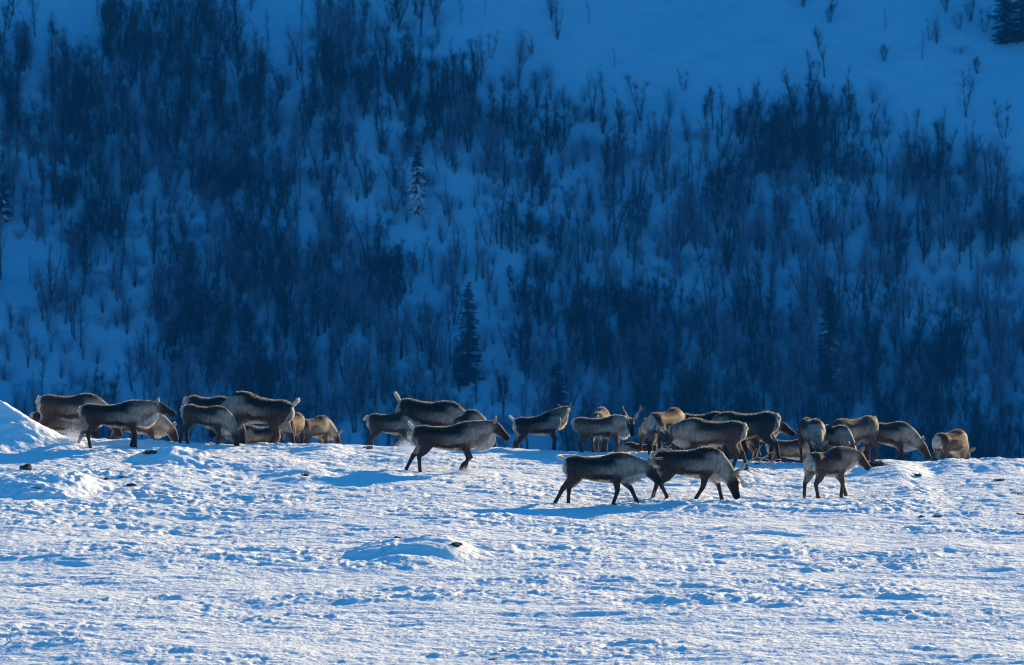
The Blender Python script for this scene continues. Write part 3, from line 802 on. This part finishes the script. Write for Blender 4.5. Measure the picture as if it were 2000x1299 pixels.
def coat_colour(D, V, Nn, segs, rng):
    c = {k: np.array(v_) for k, v_ in COATS[D['coat']].items()}
    var = D['var']; lx = D['lx']
    white = v3(.60, .57, .52)
    n = len(V)
    score = np.zeros((len(segs), n)); T = np.zeros((len(segs), n))
    for i, (nm, A, B, ra, rb) in enumerate(segs):
        ab = B - A; t = np.clip(((V - A) @ ab) / (ab @ ab), 0, 1)
        d = np.linalg.norm(V - (A + t[:, None] * ab), axis=1)
        score[i] = d / (ra + (rb - ra) * t); T[i] = t
    # legs must not claim the flank
    W = np.exp(-9.0 * (score - score.min(0)))
    W /= W.sum(0)
    nz = noise2(V[:, 0] * 5 + D['seed'], V[:, 2] * 6, 1) * .5 + noise2(V[:, 0] * 16 + D['seed'], V[:, 2] * 16 + V[:, 1] * 9, 2) * .3
    nf = noise2(V[:, 0] * 45 + D['seed'], V[:, 2] * 45 + V[:, 1] * 31, 8)
    hgt = (V[:, 2] - .50) / .50 + nz * .16
    xx = V[:, 0] / lx + nz * .05
    torso = lerp3(c['flank'], c['back'], sstep(.50, .80, hgt))
    pband = sstep(.20, .34, hgt) * (1 - sstep(.50, .70, hgt)) * sstep(-.30, .38, xx)
    torso = torso * (1 - .75 * pband[:, None]) + c['pale'][None] * (.75 * pband[:, None])
    sh = sstep(.22, .45, xx) * (1 - sstep(.78, .98, hgt))
    torso = torso * (1 - .9 * sh[:, None]) + c['pale'][None] * (.9 * sh[:, None])
    stripe = sstep(.00, .10, hgt) * (1 - sstep(.20, .32, hgt)) * sstep(-.36, -.18, xx) * (1 - sstep(.20, .36, xx))
    torso = torso * (1 - .92 * stripe[:, None]) + c['stripe'][None] * (.92 * stripe[:, None])
    belly = sstep(.35, .75, -Nn[:, 2]) * (1 - sstep(.03, .12, hgt)) * (1 - sstep(.15, .35, xx))
    torso = torso * (1 - belly[:, None]) + (white * .75)[None] * belly[:, None]
    rump = sstep(.555, .61, -xx - .04 * np.abs(nz)) * sstep(.25, .45, hgt)
    cols = {
        'torso': torso,
        'neck': lerp3(c['pale'], (c['pale'] * .45 + c['flank'] * .55), sstep(-.2, .7, Nn @ (-D['anat']['dn']) + nz * .5)),
        'mane': lerp3(c['pale'], white, np.full(n, .75)),
        'head': lerp3(c['face'], c['pale'] * .7 + c['face'] * .3, sstep(.40, .95, (Nn @ (-D['anat']['hu'])) + nz * .3) * .9),
        'muzzle': np.tile(c['face'] * .6, (n, 1)),
        'shoulder': lerp3(c['flank'] * .85, torso.mean(0) * 0 + c['leg'], sstep(.74, .55, V[:, 2])),
        'thigh': lerp3(c['flank'] * .85, c['leg'] * 1.1, sstep(.80, .60, V[:, 2])),
        'legu': np.tile(c['leg'], (n, 1)), 'hlegu': np.tile(c['leg'] * 1.05, (n, 1)), 'legl': np.tile(c['leg'] * .9, (n, 1)),
    }
    out = np.zeros((n, 3))
    for i, (nm, A, B, ra, rb) in enumerate(segs):
        out += W[i][:, None] * cols[nm]
    # shoulders and thighs above the belly line take the torso pattern
    up = sstep(.56, .72, V[:, 2]) * ((V[:, 0] < .50 * lx) & (V[:, 0] > -.66 * lx))
    wl = sum(W[i] for i, sg in enumerate(segs) if sg[0] in ('shoulder', 'thigh', 'legu', 'hlegu'))
    k = (up * wl)[:, None]
    out = out * (1 - .9 * k) + torso * (.9 * k)
    # inner and rear face of the thighs, and the rump, are white
    rear = sstep(.55, .88, -Nn[:, 0]) * sstep(.46, .54, -xx) * sstep(.46, .60, V[:, 2])
    r2 = np.maximum(rump * .6, rear)[:, None] * .75
    out = out * (1 - r2) + white[None] * r2
    tors = sum(W[i] for i, sg in enumerate(segs) if sg[0] in ('thigh', 'hlegu', 'shoulder'))
    inner = sstep(.35, .8, -np.sign(V[:, 1]) * Nn[:, 1]) * (V[:, 2] < .66) * (V[:, 2] > .40) * tors
    out = out * (1 - .7 * inner[:, None]) + (white * .6)[None] * (.7 * inner[:, None])
    # ring above hooves
    mot = noise2(V[:, 0] * 22 + D['seed'], V[:, 2] * 9 + V[:, 1] * 9, 14)
    out *= np.clip(1 + .34 * nf + .25 * nz + .40 * mot, .35, 2.0)[:, None] * var * .86
    return np.clip(out, .004, .9)

LEN = {}
def set_col(me, cols):
    a = me.color_attributes.new("coat", 'FLOAT_COLOR', 'POINT')
    buf = np.ones((len(cols), 4), np.float32); buf[:, :3] = cols
    a.data.foreach_set("color", buf.ravel())

raws = []
for i, D in enumerate(DEER):
    D['seed'] = i * 3.7; D['var'] = random.uniform(.88, 1.12)
    mb, segs = build_deer_raw(D)
    me = mb.mesh("tmp_body", [])
    o = bpy.data.objects.new("tmp_body", me); COL.objects.link(o)
    r_ = o.modifiers.new("r", 'REMESH'); r_.mode = 'VOXEL'; r_.voxel_size = 0.0135; r_.adaptivity = 0
    sm = o.modifiers.new("s", 'SMOOTH'); sm.factor = .5; sm.iterations = 5
    raws.append((o, segs))
dg = bpy.context.evaluated_depsgraph_get()
dg.update()
bodies = [bpy.data.meshes.new_from_object(o.evaluated_get(dg)) for o, s_ in raws]
for o, s_ in raws: bpy.data.objects.remove(o)

def ear_mesh(D, q):
    A = D['anat']; b = A['poll'] + A['hs'] * q * .068 + A['hu'] * .060 - A['hd'] * .012
    d = A['hs'] * q * .7 + A['hu'] * .75 - A['hd'] * .30; d /= np.linalg.norm(d)
    m = MB(); L_ = .19
    w = np.cross(d, A['hu']); w /= np.linalg.norm(w)
    tube(m, [b, b + d * L_ * .3, b + d * L_ * .6, b + d * L_ * .85, b + d * L_], [.026, .044, .044, .028, .006], 8, [.020, .016, .014, .010, .005], side=w)
    me = m.mesh("ear", [M_COAT], True)
    set_col(me, np.tile(np.array(COATS[D['coat']]['pale']) * .7, (m.n, 1)))
    return me

def antler_mesh(D, q, size, rng):
    A = D['anat']
    O = A['poll'] + A['hd'] * .035 + A['hs'] * q * .038 + A['hu'] * .085
    def P(f, s_, u): return O + (A['hd'] * f + A['hs'] * q * s_ + A['hu'] * u) * size
    j = lambda: rng.uniform(-.02, .02)
    m = MB()
    beam = [P(0, 0, -.03), P(-.06, .05, .08), P(-.13, .12 + j(), .20), P(-.15, .19 + j(), .33), P(-.08, .23 + j(), .45), P(.03, .22 + j(), .53)]
    tube(m, beam, [.020, .018, .016, .014, .011, .006], 6)
    for tn in ([P(-.02, .02, .03), P(.08, .03, .07), P(.17, .05, .14)], [P(.08, .03, .07), P(.14, .0, .05), P(.18, -.01, .07)],
               [P(-.10, .10, .15), P(-.01, .12, .23), P(.06, .15, .31)], [P(-.15, .19, .33), P(-.23, .22, .38), P(-.28, .24, .45)],
               [P(-.10, .22, .42), P(-.14, .25, .50), P(-.13, .27, .58)], [P(-.02, .23, .49), P(-.03, .25, .57), P(.0, .27, .63)]):
        tube(m, tn, [.013, .010, .005], 5)
    return m.mesh("antler", [M_ANTLER], True)

def small_antler(D, q, size):
    A = D['anat']
    O = A['poll'] + A['hd'] * .035 + A['hs'] * q * .038 + A['hu'] * .085
    def P(f, s_, u): return O + (A['hd'] * f + A['hs'] * q * s_ + A['hu'] * u) * size
    m = MB()
    tube(m, [P(0, 0, -.04), P(-.03, .05, .12), P(-.02, .12, .28), P(.03, .15, .40)], [.018, .016, .012, .006], 6)
    tube(m, [P(-.02, .08, .18), P(.06, .08, .26), P(.10, .10, .33)], [.012, .010, .005], 5)
    tube(m, [P(-.02, .12, .28), P(-.10, .13, .34), P(-.12, .14, .40)], [.012, .009, .005], 5)
    return m.mesh("antler", [M_ANTLER], True)

def fur_mesh(V, Nn, tri, cols, D, count, rng, tail=False):
    a, b, c_ = V[tri[:, 0]], V[tri[:, 1]], V[tri[:, 2]]
    ar = np.linalg.norm(np.cross(b - a, c_ - a), axis=1)
    k = rng.choice(len(tri), count, p=ar / ar.sum())
    u = rng.rand(count, 1); w = rng.rand(count, 1); fl = (u + w) > 1; u[fl] = 1 - u[fl]; w[fl] = 1 - w[fl]
    P_ = a[k] * (1 - u - w) + b[k] * u + c_[k] * w
    Np = Nn[tri[k, 0]]; C = cols[tri[k, 0]]
    A = D['anat']
    if tail:
        Ln = rng.uniform(.02, .05, count); flow = np.tile(D['td'] * 1.2, (count, 1))
    else:
        Ln = rng.uniform(.014, .032, count)
        flow = np.tile(v3(-.8, 0, -.55), (count, 1))
        Ln += rng.uniform(.002, .016, count) * sstep(.78, .95, Np[:, 2])
        Ln *= 1 - .30 * sstep(.50, .60, -P_[:, 0] / D['lx'])
        leg = sstep(.50, .38, P_[:, 2]) * (np.abs(P_[:, 1]) > .03) * (P_[:, 0] < .60 * D['lx'])
        Ln *= (1 - .72 * leg)
        hdm = np.exp(-(np.maximum(0, np.linalg.norm(P_ - (A['poll'] + A['hd'] * .18), axis=1) - .20) / .05) ** 2)
        Ln *= (1 - .72 * hdm)
        flow = flow * (1 - leg[:, None]) + v3(0, 0, -1)[None] * leg[:, None]
        # mane under the throat
        O = A['poll'] - A['nd'] * .25
        md = np.exp(-(np.linalg.norm(P_ - (O + A['dn'] * .17), axis=1) / .19) ** 2) * sstep(-.1, .5, Np @ A['dn']) * min(1.3, D['mane'])
        Ln += md * rng.uniform(.04, .21, count)
        flow = flow * (1 - md[:, None].clip(0, 1)) + (v3(-.25, 0, -1.0)[None]) * md[:, None].clip(0, 1)
    Dn = Np * (.22 + .60 * sstep(.55, .92, Np[:, 2]))[:, None] + flow * .85 + rng.normal(0, .20, (count, 3))
    Dn /= np.linalg.norm(Dn, axis=1, keepdims=True)
    m = MB(); slivers(m, P_ - Np * .006, Dn, Ln, .0075, rng)
    me = m.mesh("fur", [M_FUR])
    cc = C * rng.uniform(.75, 1.35, (count, 1))
    cc = np.repeat(cc, 3, axis=0)
    tipc = cc[2::3]; cc[2::3] = np.clip(tipc * 1.25 + .012, 0, .85)
    set_col(me, cc)
    return me

deer_pos = []
for i, (D, me, (o_, segs)) in enumerate(zip(DEER, bodies, raws)):
    rng = np.random.RandomState(500 + i)
    s = D['s']
    if D['mode'] == 'feet':
        x, y, z = hit(D['px'], D['py'])
    else:
        y0 = 131.2 + D['back']
        best = None
        for yv in np.arange(y0, 150, .05):
            xv = at_depth(D['px'], yv)
            zv = float(base_h(xv, yv))
            e_ = abs(project(xv, yv, zv + 1.0 * s)[1] - D['py'])
            if best is None or e_ < best[0] - .01: best = (e_, xv, yv, zv)
        _, x, y, z = best
        D['err'] = best[0]
    root = empty("reindeer", (x, y, z - .055), R(D['yaw']))
    root.rotation_euler = (0, R(-D['tilt']), R(D['yaw']))      # tilt > 0 lifts the forequarters
    root.scale = (s, s, s)
    tag(root, D['label'], "reindeer", "herd of reindeer on the snowy crest")
    n = len(me.vertices)
    V = np.empty(n * 3, np.float32); me.vertices.foreach_get("co", V); V = V.reshape(-1, 3).astype(float)
    Nn = np.empty(n * 3, np.float32); me.vertex_normals.foreach_get("vector", Nn); Nn = Nn.reshape(-1, 3).astype(float)
    me.calc_loop_triangles()
    tri = np.empty(len(me.loop_triangles) * 3, np.int32); me.loop_triangles.foreach_get("vertices", tri); tri = tri.reshape(-1, 3)
    cols = coat_colour(D, V, Nn, segs, rng)
    set_col(me, cols)
    me.materials.clear(); me.materials.append(M_COAT)
    me.polygons.foreach_set("use_smooth", np.ones(len(me.polygons), bool))
    me.name = "body"
    obj("body", me, root)
    fo = obj("fur", fur_mesh(V, Nn, tri, cols, D, 20000, rng), root); fo['kind'] = 'stuff'
    A = D['anat']
    for q in (-1, 1):
        obj("ear", ear_mesh(D, q), root)
        em = MB(); c0 = A['poll'] + A['hd'] * .135 + A['hs'] * q * .086 + A['hu'] * .036
        tube(em, [c0 - A['hd'] * .014, c0 - A['hd'] * .008, c0, c0 + A['hd'] * .008, c0 + A['hd'] * .014], [.003, .011, .014, .011, .003], 8)
        obj("eye", em.mesh("eye", [M_EYE], True), root)
        if D['antler'] >= .5: 
            obj("antler", antler_mesh(D, q, D['antler'], rng) if D['antler'] > .7 else small_antler(D, q, D['antler']), root)
        elif D['antler'] > 0: obj("antler", small_antler(D, q, D['antler']), root)
    # tail
    tl = D['tail']; tb = v3(-.60 * D['lx'], 0, .92)
    ang = R(-65 + 125 * min(1, tl))
    td = v3(-math.cos(ang), 0, math.sin(ang))
    D['td'] = td; tm = MB(); L_ = .11 + .05 * tl
    tube(tm, [tb - td * .03, tb + td * L_ * .3, tb + td * L_ * .65 + v3(-.01, 0, 0), tb + td * L_], [.026, .034, .036, .012], 10, [.026, .032, .034, .012])
    tV = np.concatenate(tm.V); tT = tm.tri()
    tmesh = tm.mesh("tail", [M_COAT], True); tc_ = np.tile(v3(.50, .45, .38), (len(tV), 1)); set_col(tmesh, tc_)
    to = obj("tail", tmesh, root)
    tN = np.empty(len(tV) * 3, np.float32); tmesh.vertex_normals.foreach_get("vector", tN)
    tf = obj("tail_fur", fur_mesh(tV, tN.reshape(-1, 3).astype(float), tT, tc_, D, 500, rng, True), to); tf['kind'] = 'stuff'
    deer_pos.append((x, y, z, D))

# ------------------------------------------------------------------ rocks and heather poking through the snow
def rock(px, py, w, hgt, label, kind='rock', seed=0):
    rng = np.random.RandomState(900 + seed)
    x, y, z = hit(px, py)
    wm = w / (F / y) / 2; hm = hgt / (F / y)
    if kind == 'rock':
        n1, n2 = 14, 9
        V = []; 
        for a in range(n2 + 1):
            ph = math.pi * a / n2
            for b in range(n1):
                th = 2 * math.pi * b / n1
                V.append((math.sin(ph) * math.cos(th), math.sin(ph) * math.sin(th), math.cos(ph)))
        V = np.array(V)
        k = 1 + .38 * noise2(V[:, 0] * 1.6 + seed, V[:, 1] * 1.6 + V[:, 2] * 1.3, 71) + .22 * noise2(V[:, 0] * 4 + seed, V[:, 2] * 4 + V[:, 1] * 3, 72)
        k = k * (1 + .3 * noise2(V[:, 0] * 9 + seed, V[:, 2] * 9 + V[:, 1] * 7, 73))
        V = V * k[:, None] * [wm * 1.15, wm * 1.0, hm * (.62 if w > 22 else .46)]
        Fq = [(a * n1 + b, a * n1 + (b + 1) % n1, (a + 1) * n1 + (b + 1) % n1, (a + 1) * n1 + b) for a in range(n2) for b in range(n1)]
        me = mesh_np("rock", V, np.array(Fq)[:, ::-1], [M_ROCK])
        o = obj("rock", me, None, (x, y, z + hm * .02))
        tag(o, label, "rock", "rocks poking out of the snow")
        if w > 14:
            # snow cap left on top
            pass
    else:
        m = MB()
        nT = int(40 + 2.5 * w)
        Pp = np.stack([rng.normal(0, wm * .5, nT), rng.normal(0, wm * .5, nT), np.full(nT, -.03)], 1)
        Dd = np.stack([rng.normal(0, .7, nT), rng.normal(0, .7, nT), np.full(nT, .8)], 1)
        slivers(m, Pp, Dd, rng.uniform(.5, 1.4, nT) * max(hm, .07), .012, rng)
        o = obj("heather_tuft", m.mesh("heather_tuft", [M_HEATH]), None, (x, y, z))
        tag(o, label, "plant", "heather tufts poking out of the snow")

ROCKS = [
    (298, 886, 30, 9, "dark lichen-spotted rock slab bared on the smooth snow mound below the left group", 'rock'),
    (52, 920, 24, 20, "upright dark rock on the left-hand snow mound near the photo's left edge", 'rock'),
    (75, 910, 36, 6, "thin dark heather strip on top of the left-hand mound beside the upright rock", 'heath'),
    (240, 934, 16, 7, "small dark rock half buried right of the left-hand mound", 'rock'),
    (208, 935, 12, 4, "thin dark rock edge left of the small half buried rock", 'rock'),
    (256, 948, 18, 7, "small brown stone just below the half buried rock near the left mound", 'rock'),
    (72, 954, 20, 5, "flat dark stone at the foot of the left-hand mound", 'rock'),
    (7, 1004, 14, 5, "dark stone at the left edge in trodden snow", 'rock'),
    (437, 944, 7, 5, "tiny dark pebble alone in the snow right of the left mound", 'rock'),
    (596, 928, 9, 14, "short dark twig standing on a low snow hump left of centre", 'heath'),
    (718, 876, 26, 5, "dark flat rock at the crest behind the group left of centre", 'rock'),
    (633, 862, 14, 10, "dark twigs on the small crest hump beside the pale tan deer", 'heath'),
    (542, 871, 20, 4, "thin dark heather patch at the crest below the tall dark deer", 'heath'),
    (776, 1052, 12, 8, "small black rock corner on the left top of the long centre mound", 'rock'),
    (858, 1046, 28, 5, "thin black rock edge behind the long centre mound", 'rock'),
    (890, 1064, 24, 6, "jagged black rock showing on the right end of the long centre mound", 'rock'),
    (948, 902, 12, 4, "small dark pebble right of the walking white-maned deer", 'rock'),
    (1030, 1013, 10, 5, "small brown clod in churned snow below centre", 'rock'),
    (912, 1020, 12, 4, "small brown clod in churned snow above the long centre mound", 'rock'),
    (963, 1288, 16, 4, "dark stone sliver at the bottom edge of the photo", 'rock'),
    (1478, 909, 9, 9, "round dark stone behind the big antlers of the grazing deer", 'rock'),
    (1534, 886, 10, 14, "dark crooked twig on the snow bank left of the front-facing deer", 'heath'),
    (1713, 907, 36, 11, "dark rock with heather at the foot of the right snow hump", 'rock'),
    (1700, 903, 26, 8, "dark heather beside the rock at the foot of the right snow hump", 'heath'),
    (1727, 893, 14, 6, "dark heather sprig on the left flank of the right snow hump", 'heath'),
    (1836, 898, 22, 9, "dark rock on the crest left of the rightmost deer", 'rock'),
    (1972, 887, 22, 7, "dark rock on the crest near the right edge", 'rock'),
    (1794, 929, 12, 8, "small dark pointed stone alone on the snow below the right hump", 'rock'),
    (1566, 951, 10, 5, "small reddish brown stone left of the lone small deer", 'rock'),
    (1954, 937, 20, 3, "thin flat stone near the right edge above the heather shadow", 'rock'),
    (1985, 964, 36, 9, "dark heather patch at the right edge of the photo", 'heath'),
    (1800, 1011, 12, 8, "brown stone in churned snow right of the lone small deer", 'rock'),
    (1829, 1010, 18, 8, "larger brown stone beside the other in churned snow on the right", 'rock'),
    (1895, 1003, 9, 7, "small brown stone by the snow block on the right", 'rock'),
    (1991, 1007, 16, 9, "brown rock at the right edge in churned snow", 'rock'),
]
for k, (px, py, w, hg, lab, kd) in enumerate(ROCKS): rock(px, py, w, hg, lab, kd, k)

# ------------------------------------------------------------------ powder snow kicked up by hooves
def spray(px, py, w, hgt, n, label, seed):
    rng = np.random.RandomState(seed)
    x, y, z = hit(px, py)
    wm = w / (F / y) / 2; hm = hgt / (F / y)
    P_ = np.stack([rng.normal(0, wm * .5, n), rng.normal(0, .18, n), np.abs(rng.normal(0, .42, n)) * hm], 1)
    m = MB(); slivers(m, P_, rng.normal(size=(n, 3)), rng.uniform(.006, .014, n), .009, rng)
    o = obj("snow_spray", m.mesh("snow_spray", [M_SPRAY]), None, (x, y, z)); tag(o, label, "snow", "powder snow kicked up by hooves", "stuff")
spray(142, 864, 42, 34, 5200, "puff of powder snow behind the hind legs of the dark-saddled deer", 1)
spray(793, 880, 36, 24, 3800, "cloud of powder snow by the raised hoof of the upright-tailed deer", 2)
spray(905, 922, 60, 12, 2600, "low powder snow at the bent foreleg of the white-maned deer", 3)
spray(1275, 976, 60, 20, 3800, "powder snow between the two nearest antlered deer", 4)
spray(1570, 984, 44, 14, 1800, "powder snow at the hind hoof of the lone small deer", 5)

# ------------------------------------------------------------------ cold air between the snowfield and the far slope
hz = bpy.data.materials.new("cold_air"); hz.use_nodes = True
hn = hz.node_tree; hn.nodes.clear()
ho = hn.nodes.new("ShaderNodeOutputMaterial"); hv = hn.nodes.new("ShaderNodeVolumePrincipled")
hv.inputs["Color"].default_value = (0.01, 0.25, 1.0, 1); hv.inputs["Density"].default_value = 0.00016; hv.inputs["Anisotropy"].default_value = 0.2
hn.links.new(hv.outputs[0], ho.inputs["Volume"])
bx = np.array([(a, b, c) for c in (-80, 176) for b in (-3100, 7100) for a in (-5100, 5100)], float)
hb = obj("haze", mesh_np("haze", bx, np.array([(0, 2, 3, 1), (4, 5, 7, 6), (0, 1, 5, 4), (2, 6, 7, 3), (0, 4, 6, 2), (1, 3, 7, 5)]), [hz]))
tag(hb, kind="stuff")
